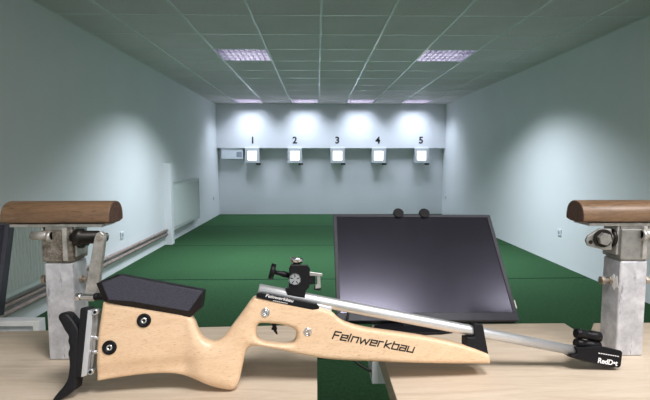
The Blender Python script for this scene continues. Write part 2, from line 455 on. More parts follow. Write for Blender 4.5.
# ------------------------------------------------------------------ targets and lane numbers
TX = [at_y(px, 156, BY).x for px in (252.3, 294.8, 337.5, 378.6, 421.4)]
def make_target():
    t = thing('electronic_target', '', 'target', (0, 0, 0), 'lit target boxes under the beam')
    s, zz = .165, .175
    bm = bmesh.new()                                                # hollow front frame and body
    box(bm, -s, s, -.035, .175, -zz, -.105); box(bm, -s, s, -.035, .175, .105, zz)
    box(bm, -s, -.105, -.035, .175, -.105, .105); box(bm, .105, s, -.035, .175, -.105, .105)
    box(bm, -.105, .105, .03, .175, -.105, .105)
    link('housing', bm, M['target_case'], t, bevel=.004)
    bm = bmesh.new(); box(bm, -.105, .105, .015, .03, -.105, .105); link('target_card', bm, M['target_glow'], t)
    bm = bmesh.new(); tube_between(bm, (0, .0145, 0), (0, .012, 0), .012, seg=24); link('aiming_mark', bm, M['greypl'], t)
    bm = bmesh.new(); box(bm, .085, .19, .0, .07, -.215, -.176); link('cable_plug', bm, M['black'], t, bevel=.006)
    return t
t0 = make_target()
for k, x in enumerate(TX):
    t = t0 if k == 0 else copy_tree(t0)
    t.location = (x, BY, 1.392)
    t['label'] = f'white square target box with a bright lit face hanging below the number {k+1}'
    p = at_y((252.6, 294.8, 337.3, 377.8, 421.0)[k], 140.5, BY)
    o = text_mesh('lane_number', str(k + 1), 0.215, M['ink'], None, 0.002, 0, 0.006)
    o.rotation_euler = (R(90), 0, 0); o.location = (p.x, BY - 0.0025, p.z)
    tag(o, f'black painted lane number {k+1} on the white beam above its target', 'number', 'lane numbers on the beam')
# white distribution box beside target 1
a = at_y(220, 149, BY); b_ = at_y(243.5, 160.5, BY)
t = thing('distribution_box', 'long white wall box with a small grey panel left of target 1', 'box', ((a.x + b_.x) / 2, BY + .02, BZ))
hw = (b_.x - a.x) / 2 - .02; hz = .25
bm = bmesh.new(); box(bm, -hw, hw, 0, .10, -hz, 0); link('case', bm, M['whitepl'], t, bevel=.006)
bm = bmesh.new(); box(bm, hw - .14, hw - .02, -.006, 0, -.2, -.08); link('panel', bm, M['greypl'], t, bevel=.002)

# ------------------------------------------------------------------ radiators, pipes, sockets
def radiator(y0, y1, z0, z1, label, first_col):
    L = y1 - y0
    t = thing('radiator', label, 'radiator', (XL, y0, z0), 'white panel radiators on the left wall')
    H = z1 - z0; xs = .095
    bm = bmesh.new(); box(bm, .035, xs - .012, .01, L - .01, 0.01, H - .012)
    n = int(L / .04)
    for k in range(n):                                              # pressed vertical ribs
        y = .03 + (L - .06) * (k + .5) / n; w_ = .011
        pts = [(xs - .012, y - w_), (xs - .002, y - w_ * .5), (xs - .002, y + w_ * .5), (xs - .012, y + w_)]
        A = [bm.verts.new((p[0], p[1], .055)) for p in pts]; B = [bm.verts.new((p[0], p[1], H - .055)) for p in pts]
        for i in range(3): bm.faces.new((A[i], A[i + 1], B[i + 1], B[i]))
        bm.faces.new(A); bm.faces.new(B)
    link('panel', bm, M['radiator'], t)
    bm = bmesh.new(); box(bm, .02, xs + .003, 0, L, H - .012, H); link('top_grille', bm, M['radiator'], t, bevel=.003)
    for yy in (0, L - .008):
        bm = bmesh.new(); box(bm, .02, xs + .001, yy, yy + .008, 0, H - .012); link('side_cover', bm, M['radiator'], t, bevel=.002)
    for yb_ in (.15, L - .19):
        bm = bmesh.new(); box(bm, .002, .035, yb_, yb_ + .04, .1, H - .1); link('bracket', bm, M['radiator'], t)
    if first_col:
        bm = bmesh.new(); lathe(bm, (.06, L, .05), (.06, L + .055, .05), [(0, .012), (.3, .012), (.31, .022), (1, .019)]); link('valve', bm, M['whitepl'], t)
        bm = bmesh.new(); tube_between(bm, (.06, L + .03, .05), (.045, L + .03, -.06), .008); link('feed_pipe', bm, M['pipe'], t)
    else:
        bm = bmesh.new(); lathe(bm, (.06, 0, H - .07), (.06, -.055, H - .07), [(0, .012), (.3, .012), (.31, .024), (1, .021)]); link('valve', bm, M['whitepl'], t)
    return t
radiator(2.5, 3.98, .285, .90, 'white ribbed radiator on the left wall behind the left steel post', True)
radiator(7.16, 8.72, .19, .955, 'white panel radiator far down the left wall beyond the boxed column', False)
for k, (z, xo) in enumerate(((.225, .035), (.165, .035))):
    bm = bmesh.new(); tube_between(bm, (XL + xo, YF, z), (XL + xo, 6.98, z), .019, seg=14)
    for y in (1.2, 3.0, 4.8, 6.5): box(bm, XL, XL + xo, y - .012, y + .012, z - .012, z + .012)
    o = link('heating_pipe', bm, M['pipe'])
    tag(o, ('upper' if k == 0 else 'lower') + ' brown heating pipe running along the foot of the left wall', 'pipe', 'heating pipes')
def socket(loc, nx, ny, label):
    t = thing('wall_socket', label, 'socket', loc, 'small wall sockets')
    rot = math.atan2(nx, -ny); t.rotation_euler = (0, 0, rot)
    bm = bmesh.new(); box(bm, -.04, .04, -.012, 0, -.04, .04); link('cover', bm, M['whitepl'], t, bevel=.004)
    bm = bmesh.new(); tube_between(bm, (0, -.0122, 0), (0, -.0135, 0), .02, seg=20); link('inset', bm, M['greypl'], t)
socket((XL, 5.45, .40), 1, 0, 'small white wall socket low on the left wall before the boxed column')
socket((XR, 5.56, .40), -1, 0, 'small white wall socket low on the right wall')
socket((XL, 10.3, .43), 1, 0, 'tiny wall socket on the left wall at the far end')
socket((XR, 10.6, .43), -1, 0, 'tiny wall socket on the right wall at the far end')

# ================================================================== SHOOTING COUNTERS
def counter(x0, x1, notch, label, yl=None):
    t = thing('shooting_counter', label, 'table', ((x0 + x1) / 2, .85, 0), 'plywood shooting counters')
    cx = (x0 + x1) / 2; th = .044
    pts = [(x0, .45), (x1, .45), (x1, YE)] + notch + [(x0, YE if yl is None else yl)]
    pts = [(p[0] - cx, p[1] - .85) for p in pts]
    bm = bmesh.new(); prism(bm, pts, ZT - th, ZT)
    for f in bm.faces:
        f.normal_update()
        f.material_index = 1 if abs(f.normal.z) < .5 else 0
    link('tabletop', bm, [M['ply'], M['ply_edge']], t, bevel=.0015)
    for sx_ in (x0 + .25, x1 - .06):
        for sy in (.5, YE - .12):
            bm = bmesh.new(); box(bm, sx_ - cx - .02, sx_ - cx + .02, sy - .85 - .02, sy - .85 + .02, 0, ZT - th); link('leg', bm, M['darkwoodframe'], t, bevel=.002)
    bm = bmesh.new(); box(bm, x0 + .23 - cx, x1 - .04 - cx, -.37, -.33, ZT - th - .06, ZT - th); link('rail', bm, M['darkwoodframe'], t)
    return t
n = [at_z(px, py, ZT) for px, py in ((598, 325.5), (590, 332.5), (579, 332.5), (568, 325.5))]
_a, _b = at_z(20, 330.6, ZT), at_z(232, 326, ZT)
_yl = _b.y + (_a.y - _b.y) / (_a.x - _b.x) * (-1.45 - _b.x)
counter(-1.45, 0.0, [], 'left light plywood shooting counter under the rifle butt', yl=_yl)
counter(.150, 1.55, [(n[0].x, YE), (n[1].x, n[1].y), (n[2].x, n[2].y), (n[3].x, YE)], 'right light plywood shooting counter under the muzzle with a notch in its far edge')
# white box under the right counter with its cable
t = thing('junction_box', 'white cable box fixed under the edge of the right counter', 'box', (.20, 1.14, ZT - .0445))
bm = bmesh.new(); box(bm, -.064, .05, -.04, .045, -.062, 0); link('case', bm, M['whitepl'], t, bevel=.002)
o = sweep('power_cable', [(.085, 1.19, .90), (.075, 1.17, .86), (.075, 1.16, .80), (.095, 1.13, .772), (.138, 1.11, .762)], .0035, M['rubber'])
tag(o, 'thin black cable dropping through the gap into the white box', 'cable')
# low white partition behind the left counter
a = at_y(37, 321.8, 1.488)
t = thing('low_partition', 'low white panel standing behind the far edge of the left counter', 'panel', (a.x - .4, 1.5, 0))
bm = bmesh.new(); box(bm, -.4, .4, 0, .035, 0.0, a.z); link('board', bm, M['whitepl'], t, bevel=.003)
bm = bmesh.new(); box(bm, .385, .40, -.012, 0, 0, a.z); box(bm, -.4, .385, -.012, 0, a.z - .015, a.z); link('frame', bm, M['tbar'], t, bevel=.001)
for sx_ in (-.3, .3):
    bm = bmesh.new(); box(bm, sx_ - .03, sx_ + .03, .036, .25, 0, .03); link('foot', bm, M['tbar'], t, bevel=.003)

# ================================================================== STEEL POSTS WITH WOODEN REST BARS
def hexnut(bm, c, ax, r, h):
    c = Vector(c); tube_between(bm, c, c + Vector(ax) * h, r, seg=6)
    for f in bm.faces: f.smooth = False
def post(x0, y0, side, label, bar):
    """x0 = left edge of the tube, side=+1 when the lever/joint is on the right"""
    W = .063; cx, cy = x0 + W / 2, y0 + W / 2; s = side
    t = thing('support_post', label, 'post', (cx, cy, ZT), 'steel posts with wooden rest bars')
    h = W / 2
    bm = bmesh.new(); box(bm, -h, h, -h, h, 0, .222); link('square_tube', bm, M['galv'], t, bevel=.004, seg=3)
    # weld collar + cast clamp head
    bm = bmesh.new(); box(bm, -h + .003, h - .003, -h + .003, h - .003, .222, .226)
    box(bm, -h - .002, h + .002, -h - .002, h + .002, .226, .295)
    link('clamp_head', bm, M['cast'] if s > 0 else M['dullsteel'], t, bevel=.005, seg=3)
    # raised cheek plates on the head
    bm = bmesh.new()
    box(bm, h - .018, h - .008, -h - .006, -h, .228, .302); link('cheek_plate', bm, M['steelplate'], t, bevel=.0015)
    for qa, qb in ((h + .002, h + .007), (-h - .007, -h - .002)):
        bm = bmesh.new(); box(bm, qa, qb, -h + .006, h - .006, .235, .302); link('cheek_plate', bm, M['steelplate'], t, bevel=.0015)
    bm = bmesh.new()
    tube_between(bm, (-s * (h + .022), -h - .002, .284), (-s * (h - .022), -h - .002, .284), .009)
    tube_between(bm, (-s * (h - .014), -h - .004, .282), (-s * (h - .022), -h - .004, .282), .012)
    link('cross_pin', bm, M['steelplate'], t)
    bm = bmesh.new()                                                # washer, nut and threaded end of the joint
    tube_between(bm, (s * (h + .007), -.008, .272), (s * (h + .013), -.008, .272), .021)
    link('washer', bm, M['blackbolt'], t)
    bm = bmesh.new(); hexnut(bm, (s * (h + .013), -.008, .272), (s, 0, 0), .0165, .011); link('nut', bm, M['steelplate'] if s < 0 else M['blackbolt'], t, bevel=.001)
    bm = bmesh.new(); tube_between(bm, (s * (h + .024), -.008, .272), (s * (h + .034), -.008, .272), .009, seg=14); link('bolt_end', bm, M['blackbolt'], t)
    # clamping bolts through the tube
    for q in (1, -1):
        zb = .170 if s < 0 else .178
        bm = bmesh.new(); tube_between(bm, (q * h, 0, zb), (q * (h + .016), 0, zb), .0055, seg=12)
        hexnut(bm, (q * (h + .016), 0, zb), (q, 0, 0), .0105, .008)
        hexnut(bm, (q * h, 0, zb), (q, 0, 0), .0095, .005)
        link('clamp_bolt', bm, M['rustbolt'], t, bevel=.0008)
    # top plate and D-shaped wooden bar
    bm = bmesh.new(); box(bm, -.105, .10, -.028, .036, .302, .309); box(bm, -.03, .03, -.024, .03, .295, .302)
    link('top_plate', bm, M['steelplate'], t, bevel=.001)
    prof = [(-.036, .309), (.036, .309), (.0365, .325), (.034, .340), (.026, .351), (.012, .3575), (-.006, .3575), (-.022, .352), (-.032, .341), (-.0365, .326)]
    bm = bmesh.new(); prism(bm, rounded(prof, 1), bar[0], bar[1], 'x')
    for f in bm.faces:
        f.normal_update()
        f.material_index = 1 if abs(f.normal.x) > .9 else 0
        f.smooth = f.material_index == 0
    link('wooden_bar', bm, [M['walnut'], M['endgrain']], t, bevel=.003, seg=3)
    return t, cx, cy
pl, cxl, cyl = post(-.6050, 1.014, 1, 'left galvanized steel post with rusty clamp head, hinged lever and brown wooden bar', (-.120, .118))
pr, cxr, cyr = post(.6860, 1.012, -1, 'right galvanized steel post with brown wooden bar beside the muzzle', (-.124, .127))
# left post: hinged lever with end bolt (facing the camera, y just before the head)
ly = .992
def lp(px, py): 
    p = at_y(px, py, ly); return (p.x - cxl, p.z - ZT)
lev = [lp(*p) for p in ((95, 238), (97, 233), (101, 231.5), (104.5, 234), (105, 240), (97.5, 297), (94, 301), (88, 301), (84.5, 297))]
bm = bmesh.new(); prism(bm, lev, ly - cyl - .004, ly - cyl + .010, 'y')
lever = link('lever', bm, M['steelplate'], pl, bevel=.002, seg=3)
c = lp(100, 238)
bm = bmesh.new(); tube_between(bm, (c[0], ly - cyl - .007, c[1]), (c[0], ly - cyl + .030, c[1]), .006, seg=14); link('pivot_pin', bm, M['rustbolt'], lever)
bm = bmesh.new(); lathe(bm, (.030, ly - cyl + .024, c[1] - .002), (c[0] + .004, ly - cyl + .024, c[1] - .002), [(0, .010), (.12, .010), (.13, .019), (.32, .019), (.34, .0145), (.75, .0145), (.77, .0095), (1, .0095)], seg=18); link('pivot_bolt', bm, M['blackbolt'], pl)
c = lp(89, 295.5); e_ = lp(96, 295.8); k_ = lp(107, 296.3)
bm = bmesh.new(); tube_between(bm, (c[0] - .014, ly - cyl - .008, c[1]), (e_[0], ly - cyl - .008, c[1]), .0065)
hexnut(bm, (c[0] - .014, ly - cyl - .008, c[1]), (-1, 0, 0), .009, .008)
link('end_bolt', bm, M['chrome'], lever)
bm = bmesh.new(); lathe(bm, (e_[0], ly - cyl - .008, c[1]), (k_[0], ly - cyl - .008, c[1]), [(0, .0065), (.1, .008), (.3, .008), (.33, .007), (.4, .008), (.85, .008), (1, .006)])
link('black_tip', bm, M['matblack'], lever)
# right post: triangular lug plate carrying the nut
def rp2(px, py):
    p = at_y(px, py, 1.010); return (p.x - cxr, p.z - ZT)
lug = [rp2(*p) for p in ((612, 229), (600, 228.5), (588, 236), (586, 241), (588, 246), (604, 250), (612, 250))]
bm = bmesh.new(); prism(bm, lug, 1.010 - cyr, 1.010 - cyr + .007, 'y'); link('lug_plate', bm, M['dullsteel'], pr, bevel=.002)
c = rp2(602, 238)
bm = bmesh.new(); tube_between(bm, (c[0], 1.009 - cyr, c[1]), (c[0], 1.004 - cyr, c[1]), .0205); link('black_washer', bm, M['blackbolt'], pr)
bm = bmesh.new(); hexnut(bm, (c[0] - .002, 1.004 - cyr, c[1]), (0, -1, 0), .0145, .012); link('front_nut', bm, M['dullsteel'], pr, bevel=.001)
c = rp2(590.5, 242)
bm = bmesh.new(); tube_between(bm, (c[0], 1.0098 - cyr, c[1]), (c[0], 1.0085 - cyr, c[1]), .0045, seg=12); link('lug_hole', bm, M['blackbolt'], pr)
bm = bmesh.new()                                                    # dab of white paint by the bolt
prism(bm, [(-.016, .150), (-.008, .158), (-.010, .170), (-.004, .180), (-.012, .188), (-.016, .178), (-.023, .186), (-.026, .172), (-.030, .160), (-.022, .160)], -.0318, -.0324, 'x')
link('paint_dab', bm, M['whiteink'], pr)

# ================================================================== MONITORS
def fit_rect():
    """the screen as a real rectangle: fitted to its four photographed corners, width 0.50 m"""
    px = np.array([(332, 215), (490, 213.5), (519.5, 321.5), (338, 319.5)], float)
    def corners(p):
        c = np.array(p[:3]); az, tl, rl, hh = p[3:7]; W = .50
        Mx = Matrix.Rotation(az, 3, 'Z') @ Matrix.Rotation(-tl, 3, 'X') @ Matrix.Rotation(rl, 3, 'Y')
        u = np.array(Mx @ Vector((1, 0, 0))) * W / 2; v = np.array(Mx @ Vector((0, 0, 1))) * hh / 2
        return [c - u + v, c + u + v, c + u - v, c - u - v], Mx
    fw, rt, up, cm = map(np.array, (_fw, _rt, _up, CAM))
    def res(p):
        out = []
        for q, t in zip(corners(p)[0], px):
            d = q - cm; z = d @ fw; out += [325 + F * (d @ rt) / z - t[0], 200 - F * (d @ up) / z - t[1]]
        return np.array(out)
    p = np.array([.26, 1.32, .95, 0, .5, 0, .33], float)
    for it in range(60):
        r = res(p); J = np.zeros((8, 7))
        for k in range(7):
            q = p.copy(); q[k] += 1e-5; J[:, k] = (res(q) - r) / 1e-5
        p = p + np.linalg.solve(J.T @ J + 1e-6 * np.eye(7), -J.T @ r)
    print('monitor fit', p, 'err', np.abs(res(p)).max())
    return p, corners(p)[1]
mp_, mrot = fit_rect()
def monitor(matrix, base_world, W, H, label, knobs=True):
    t = thing('monitor', label, 'monitor', base_world)
    inv = Matrix.Translation(-Vector(base_world)) @ matrix
    def put(o): o.matrix_local = inv; return o
    w_, h_ = W / 2, H / 2
    bm = bmesh.new()
    bt, bs, bb = .010, .011, .023
    box(bm, -w_, w_, 0, .012, -h_, -h_ + bb); box(bm, -w_, w_, 0, .012, h_ - bt, h_)
    box(bm, -w_, -w_ + bs, 0, .012, -h_ + bb, h_ - bt); box(bm, w_ - bs, w_, 0, .012, -h_ + bb, h_ - bt)
    box(bm, -w_ + .002, w_ - .002, .012, .030, -h_ + .002, h_ - .002)
    put(link('bezel', bm, M['bezel'], t, bevel=.0015))
    bm = bmesh.new(); box(bm, -w_ + bs, w_ - bs, .003, .0119, -h_ + bb, h_ - bt); put(link('screen', bm, M['screen'], t))
    bm = bmesh.new(); box(bm, -.11, .11, .030, .05, -.10, .08); put(link('rear_housing', bm, M['matblack'], t, bevel=.008))
    if knobs:
        for kx in KN:
            bm = bmesh.new(); tube_between(bm, (kx, -.006, h_ + .003), (kx, .034, h_ + .003), .0175, seg=10)
            box(bm, kx - .012, kx + .012, -.004, .032, h_ - .002, h_ + .006)
            put(link('clip_knob', bm, M['matblack'], t, bevel=.003))
        bm = bmesh.new(); box(bm, w_, w_ + .006, .006, .02, -h_ + .037, -h_ + .062); put(link('side_button', bm, M['steelplate'], t, bevel=.001))
    return t, inv
W, H = .50, mp_[6]
mat4 = Matrix.Translation(Vector(mp_[:3])) @ mrot.to_4x4()
def knob_x(px):   # where along the top edge the two knobs sit
    best = min(((abs(325 + F * ((mat4 @ Vector((x, 0, H / 2)) - CAM).dot(_rt)) / ((mat4 @ Vector((x, 0, H / 2)) - CAM).dot(_fw)) - px)), x)
               for x in np.linspace(-W / 2, W / 2, 400)); return best[1]
KN = (knob_x(398.5), knob_x(424.5))
base = Vector((.262, 1.185, ZT))
mon, inv = monitor(mat4, base, W, H, 'black flat monitor with a dark screen leaning back behind the rifle barrel')
# foot plate and neck
bm = bmesh.new()
fp = rounded([(-.125, -.030), (.100, -.045), (.112, .035), (-.100, .040)], 2)
prism(bm, fp, 0, .008); link('foot', bm, M['matblack'], mon, bevel=.002)
bc = inv @ Vector((0, .04, -.06))
bm = bmesh.new(); p0 = Vector((.0, .012, .006)); 
lo_ = [p0 + Vector((dx, dy, 0)) for dx, dy in ((-.035, -.008), (.035, -.008), (.035, .014), (-.035, .014))]
hi_ = [bc + Vector((dx, dy, 0)) for dx, dy in ((-.03, -.006), (.03, -.006), (.03, .014), (-.03, .014))]
A = [bm.verts.new(v_) for v_ in lo_]; B = [bm.verts.new(v_) for v_ in hi_]
for i in range(4): bm.faces.new((A[i], A[(i + 1) % 4], B[(i + 1) % 4], B[i]))
bm.faces.new(A); bm.faces.new(B); link('neck', bm, M['matblack'], mon, bevel=.002)
# neighbour lane's monitor: only its right edge is in the picture
pt = at_y(9, 222, 1.30)
Hm = .26
mat2 = Matrix.Translation(pt) @ Matrix.Rotation(R(1), 4, 'Y') @ Matrix.Rotation(R(-14), 4, 'X') @ Matrix.Translation((-.25, 0, -Hm / 2))
KN = ()
mon2, inv2 = monitor(mat2, (pt.x - .27, 1.17, ZT), .50, Hm, 'black monitor edge at the left border beyond the wooden bar', knobs=False)
bm = bmesh.new(); prism(bm, rounded([(-.11, -.05), (.11, -.05), (.11, .04), (-.11, .04)], 2), 0, .008); link('foot', bm, M['matblack'], mon2, bevel=.002)
bc = inv2 @ Vector((0, .04, -.05)); bm = bmesh.new(); tube_between(bm, (0, .01, .006), bc, .02, seg=12); link('neck', bm, M['matblack'], mon2)

# ================================================================== THE AIR RIFLE
LEAN = R(12)
PA = at_z(230, 388.5, ZT); PB = at_z(608, 368, ZT)
e1 = (PB - PA); e1.z = 0; e1.normalize()
nb = Vector((-e1.y, e1.x, 0))
e2 = Vector((0, 0, 1)) * math.cos(LEAN) + nb * math.sin(LEAN)
e3 = e1.cross(e2)
ORG = PA + Vector((0, 0, .004))
def rp(px, py, wo=0.0):
    """pixel -> (u, v) on the rifle's own plane (offset wo towards the viewer)"""
    d = ray(px, py); o = ORG + e3 * wo; t_ = (o - CAM).dot(e3) / d.dot(e3); q = CAM + d * t_ - o
    return (q.dot(e1), q.dot(e2))
def rps(l, wo=0.0): return [rp(x, y, wo) for x, y in l]
rifle = thing('air_rifle', 'air rifle with pale beech stock and silver barrel leaning across both counters', 'rifle')
rifle.matrix_world = Matrix(((e1.x, e2.x, e3.x, ORG.x), (e1.y, e2.y, e3.y, ORG.y), (e1.z, e2.z, e3.z, ORG.z), (0, 0, 0, 1)))
# ---- stock
def S(x, y): return [(x, y)] * 2          # sharp corner
stock_px = (S(105.5, 300) + [(128, 304), (160, 309)] + [(190, 314), (195, 319), (198, 329), (203.5, 337.5), (213, 341.5), (223, 338),
            (231, 326.5), (243, 311)] + [(251, 299), (256, 294.5)] + [(285, 299), (316, 306), (331, 310), (338, 317.5), (347, 322.5), (366, 327.5),
            (400, 332), (425, 335.5), (464, 344)] + S(485.5, 352.5) + S(487, 362) + [(440, 362), (385, 360.5), (330, 358.5), (300, 353),
            (275, 347.5), (256.5, 344.5), (248, 346), (245, 354), (242, 369), (239.5, 380), (236, 387), (230, 388.5), (216, 386), (205, 382),
            (193.5, 377), (180, 373), (168, 372), (150, 372.5), (125, 375.5)] + S(98.5, 380) + [(99.5, 340)])
hole_px = [(257, 324), (262, 321.5), (289, 324.5), (296.5, 330), (296, 338), (292, 343), (276, 342.5), (262, 340.5), (256, 336)]
WS = 0.0
stock_uv = rounded(rps(stock_px), 2); hole_uv = rounded(rps(hole_px), 2)
U = lambda px, py=340: rp(px, py)[0]
uA, uB, uC, uD, uE = U(178), U(205), U(246), U(262), U(330)
uF = U(186)
_p, _q = rp(100, 362), rp(186, 352)
def fv(u): return _p[1] + (_q[1] - _p[1]) * (u - _p[0]) / (_q[0] - _p[0])
def Tst(u, v):
    t_ = .0175 + .0065 * max(0, min(1, (u - uF) / (uB - uF)))
    if u < uF + .03: t_ -= min(.006, .30 * max(0, fv(u) - v)) * (1 - sm(uF, uF + .03, u))
    t_ -= .003 * sm(uC, uD, u); t_ += .0025 * sm(uD, uE, u); return t_
def Rst(u, v):
    r = .005 + .019 * sm(uA, uB + .01, u); r -= .018 * sm(uC - .012, uD, u); return max(r, .005)
bm = puff(stock_uv, [hole_uv], Tst, Rst, side=.45)
stock = link('stock', bm, M['beech'], rifle, smooth=True)
def disc(name, px, py, r, h, mats, rings, parent, base=.0175):
    c_ = rp(px, py, base); bm = bmesh.new()
    z = base - .001
    lathe(bm, (c_[0], c_[1], z), (c_[0], c_[1], z + h), rings, seg=28)
    return link(name, bm, mats, parent)
for px, py in ((144, 320.5), (109.5, 347.5)):
    o = disc('stock_screw', px, py, 0, .004, M['black'], [(0, .0135), (.55, .0135), (.9, .0125), (1, .011), (.8, .0065), (.6, .0062)], stock)
    disc('screw_head', px, py, 0, .0035, M['chrome'], [(0, .0062), (.8, .006), (1, .005), (1, .0028), (.4, .0026)], o)
for px, py in ((265.5, 312.5), (307.5, 332)):
    o = disc('stock_screw', px, py, 0, .0035, M['chrome'], [(0, .0088), (.5, .0088), (.8, .0082), (.8, .0062), (.6, .006)], stock, base=.0215)
    disc('screw_head', px, py, 0, .0042, M['chrome'], [(0, .0056), (.9, .005), (1, .0045), (1, .0024), (.4, .0022)], o, base=.0215)
# ---- name on the fore-end: wide square letters drawn as strokes
GLY = {'F': [[(0, 0), (0, 1), (1, 1)], [(0, .52), (.8, .52)]],
       'e': [[(.02, .36), (1, .36), (1, .72), (0, .72), (0, 0), (.95, 0)]],
       'i': [[(0, 0), (0, .72)], [(0, .9), (0, 1)]],
       'n': [[(0, 0), (0, .72), (1, .72), (1, 0)]],
       'w': [[(0, .72), (.22, 0), (.5, .62), (.78, 0), (1, .72)]],
       'r': [[(0, 0), (0, .72), (.8, .72)]],
       'k': [[(0, 0), (0, 1)], [(.95, .72), (.05, .36), (.95, 0)]],
       'b': [[(0, 1), (0, 0), (1, 0), (1, .72), (0, .72)]],
       'a': [[(.05, .72), (1, .72), (1, 0), (0, 0), (0, .38), (1, .38)]],
       'u': [[(0, .72), (0, 0), (1, 0), (1, .72)]]}
def stroke_text(word, widths, u0, v0, du, dv, hgt, total, z, th, slant=.25):
    """word along direction (du,dv) from (u0,v0)"""
    unit = sum(widths[c_] for c_ in word) + .34 * (len(word) - 1); sc = total / unit
    bm = bmesh.new(); x = 0
    L = math.hypot(du, dv); ax = (du / L, dv / L); ay = (-ax[1], ax[0])
    def P(a_, b_):
        a_ += b_ * slant
        return Vector((u0 + ax[0] * a_ + ay[0] * b_, v0 + ax[1] * a_ + ay[1] * b_, 0))
    for c_ in word:
        for line in GLY[c_]:
            for (xa, ya), (xb, yb) in zip(line, line[1:]):
                A = P((x + xa * widths[c_]) * sc, ya * hgt); B = P((x + xb * widths[c_]) * sc, yb * hgt)
                d = (B - A).normalized(); nn = Vector((-d.y, d.x, 0)) * th / 2; A = A - d * th / 2; B = B + d * th / 2
                q = [bm.verts.new(Vector((p.x, p.y, z))) for p in (A - nn, B - nn, B + nn, A + nn)]
                q2 = [bm.verts.new(Vector((p.x, p.y, z + .0003))) for p in (A - nn, B - nn, B + nn, A + nn)]
                bm.faces.new(q2); 
                for i in range(4): bm.faces.new((q[i], q[(i + 1) % 4], q2[(i + 1) % 4], q2[i]))
        x += widths[c_] + .34
    return bm
WD = dict(F=.95, e=.95, i=.12, n=.95, w=1.5, r=.75, k=.9, b=.95, a=.95, u=.95)
zt = Tst(uE + .01, 0) + .0001
q0 = rp(332.5, 338.3, zt); q1 = rp(412.5, 352.3, zt)
bm = stroke_text('Feinwerkbau', WD, q0[0], q0[1], q1[0] - q0[0], q1[1] - q0[1], .0140, math.hypot(q1[0] - q0[0], q1[1] - q0[1]), zt, .0027)
link('maker_lettering', bm, M['ink'], stock)
# ---- barrel, receiver strip
b0, b1 = rp(258.5, 289.3), rp(578, 351.2)
bm = bmesh.new(); lathe(bm, (b0[0], b0[1], 0), (b1[0], b1[1], 0), [(0, .0100), (.003, .0118), (.25, .0117), (.6, .0112), (1, .0106)], seg=40)
link('barrel', bm, M['alu'], rifle)
strip = rps([(256.5, 294.5), (258, 292.5), (262, 292.3), (316, 303), (319, 306), (318.5, 308.3), (312, 309.5), (290, 304.8), (262, 298.5), (257, 297)], .012)
bm = bmesh.new(); prism(bm, strip, -.013, .0235); link('receiver', bm, M['black'], rifle, bevel=.0015)
c0 = rp(265, 297.0, .0236); c1 = rp(293, 302.6, .0236); ang = math.atan2(c1[1] - c0[1], c1[0] - c0[0])
text_mesh('receiver_lettering', 'Feinwerkbau', .0088, M['whiteink'], rifle, .0002, .25, .0001,
          Matrix.Translation((c0[0], c0[1] + .0005, .0237)) @ Matrix.Rotation(ang, 4, 'Z'), 1.25, 'LEFT')
bm = bmesh.new()                                                    # second line, too small to read
for i in range(8):
    xa = rp(273, 300.9, .0236); ox = i * .0038
    prism(bm, [(xa[0] + math.cos(ang) * (ox + a_) - math.sin(ang) * b_, xa[1] + math.sin(ang) * (ox + a_) + math.cos(ang) * b_) for a_, b_ in ((0, 0), (.0026, 0), (.0026, .0013), (0, .0013))], .0234, .0238)
link('receiver_small_print', bm, M['whiteink'], rifle)
# small underbarrel lever piece
bm = bmesh.new(); prism(bm, rps([(316, 303.5), (331, 307), (331, 311), (317, 309)], 0), -.012, .012); link('loading_ramp', bm, M['alu'], rifle, bevel=.001)
# trigger
tr = rounded(rps([(271, 322), (277, 322.5), (276.5, 326), (276, 329), (278, 334), (276.5, 334.5), (273, 330), (272.5, 326)]), 1)
bm = bmesh.new(); prism(bm, tr, -.004, .004); link('trigger', bm, M['black'], rifle, bevel=.001)
bm = bmesh.new(); c_ = rp(271.5, 328.6); d_ = rp(277, 328.6); tube_between(bm, (c_[0], c_[1], 0), (d_[0], d_[1], 0), .003, seg=10)
link('trigger_screw', bm, M['black'], rifle)
# barrel band at the end of the fore-end
bm = bmesh.new(); prism(bm, rps([(471, 322), (480, 323.5), (485.5, 353), (472, 349.5), (464, 346.5), (464, 336), (471.5, 336)], .0), -.0145, .0150)
link('barrel_band', bm, M['matblack'], rifle, bevel=.002)
# ---- muzzle weight with dot sight
mz = rps([(571, 355.5), (578, 354), (576, 347), (583, 347.5), (598, 346), (622, 350.8), (623, 353), (621.5, 366), (619.5, 368), (612, 367.5), (577, 359.5)], .0165)
bm = bmesh.new(); prism(bm, mz, -.0165, .0165); muz = link('muzzle_block', bm, M['black'], rifle, bevel=.003, seg=3)
c0 = rp(597.3, 362.6, .0166); c1 = rp(619, 366.6, .0166); ang2 = math.atan2(c1[1] - c0[1], c1[0] - c0[0]) + R(1)
text_mesh('sight_lettering', 'RedD•t', .0150, M['whiteink'], muz, .0002, .12, .0004,
          Matrix.Translation((c0[0], c0[1], .0167)) @ Matrix.Rotation(ang2, 4, 'Z'), 1.0, 'LEFT')
q = rps([(598.5, 352.6), (619.5, 356.2), (619.5, 357.0), (598.5, 353.5)], .0166)
bm = bmesh.new()
for i in range(9):
    fa, fb = i / 9, (i + .72) / 9
    l_ = lambda a_, b_, f_: (a_[0] + (b_[0] - a_[0]) * f_, a_[1] + (b_[1] - a_[1]) * f_)
    prism(bm, [l_(q[0], q[1], fa), l_(q[0], q[1], fb), l_(q[3], q[2], fb), l_(q[3], q[2], fa)], .0163, .0168)
link('sight_lettering', bm, M['whiteink'], muz)
a0, a1 = rp(575.5, 333.2), rp(600, 337)
bm = bmesh.new(); lathe(bm, (a0[0], a0[1], 0), (a1[0], a1[1], 0), [(0, .008), (.02, .0108), (.22, .0108), (.24, .0098), (.6, .0098), (.62, .0112), (.97, .0112), (1, .009)])
dot = link('dot_sight', bm, M['black'], rifle)
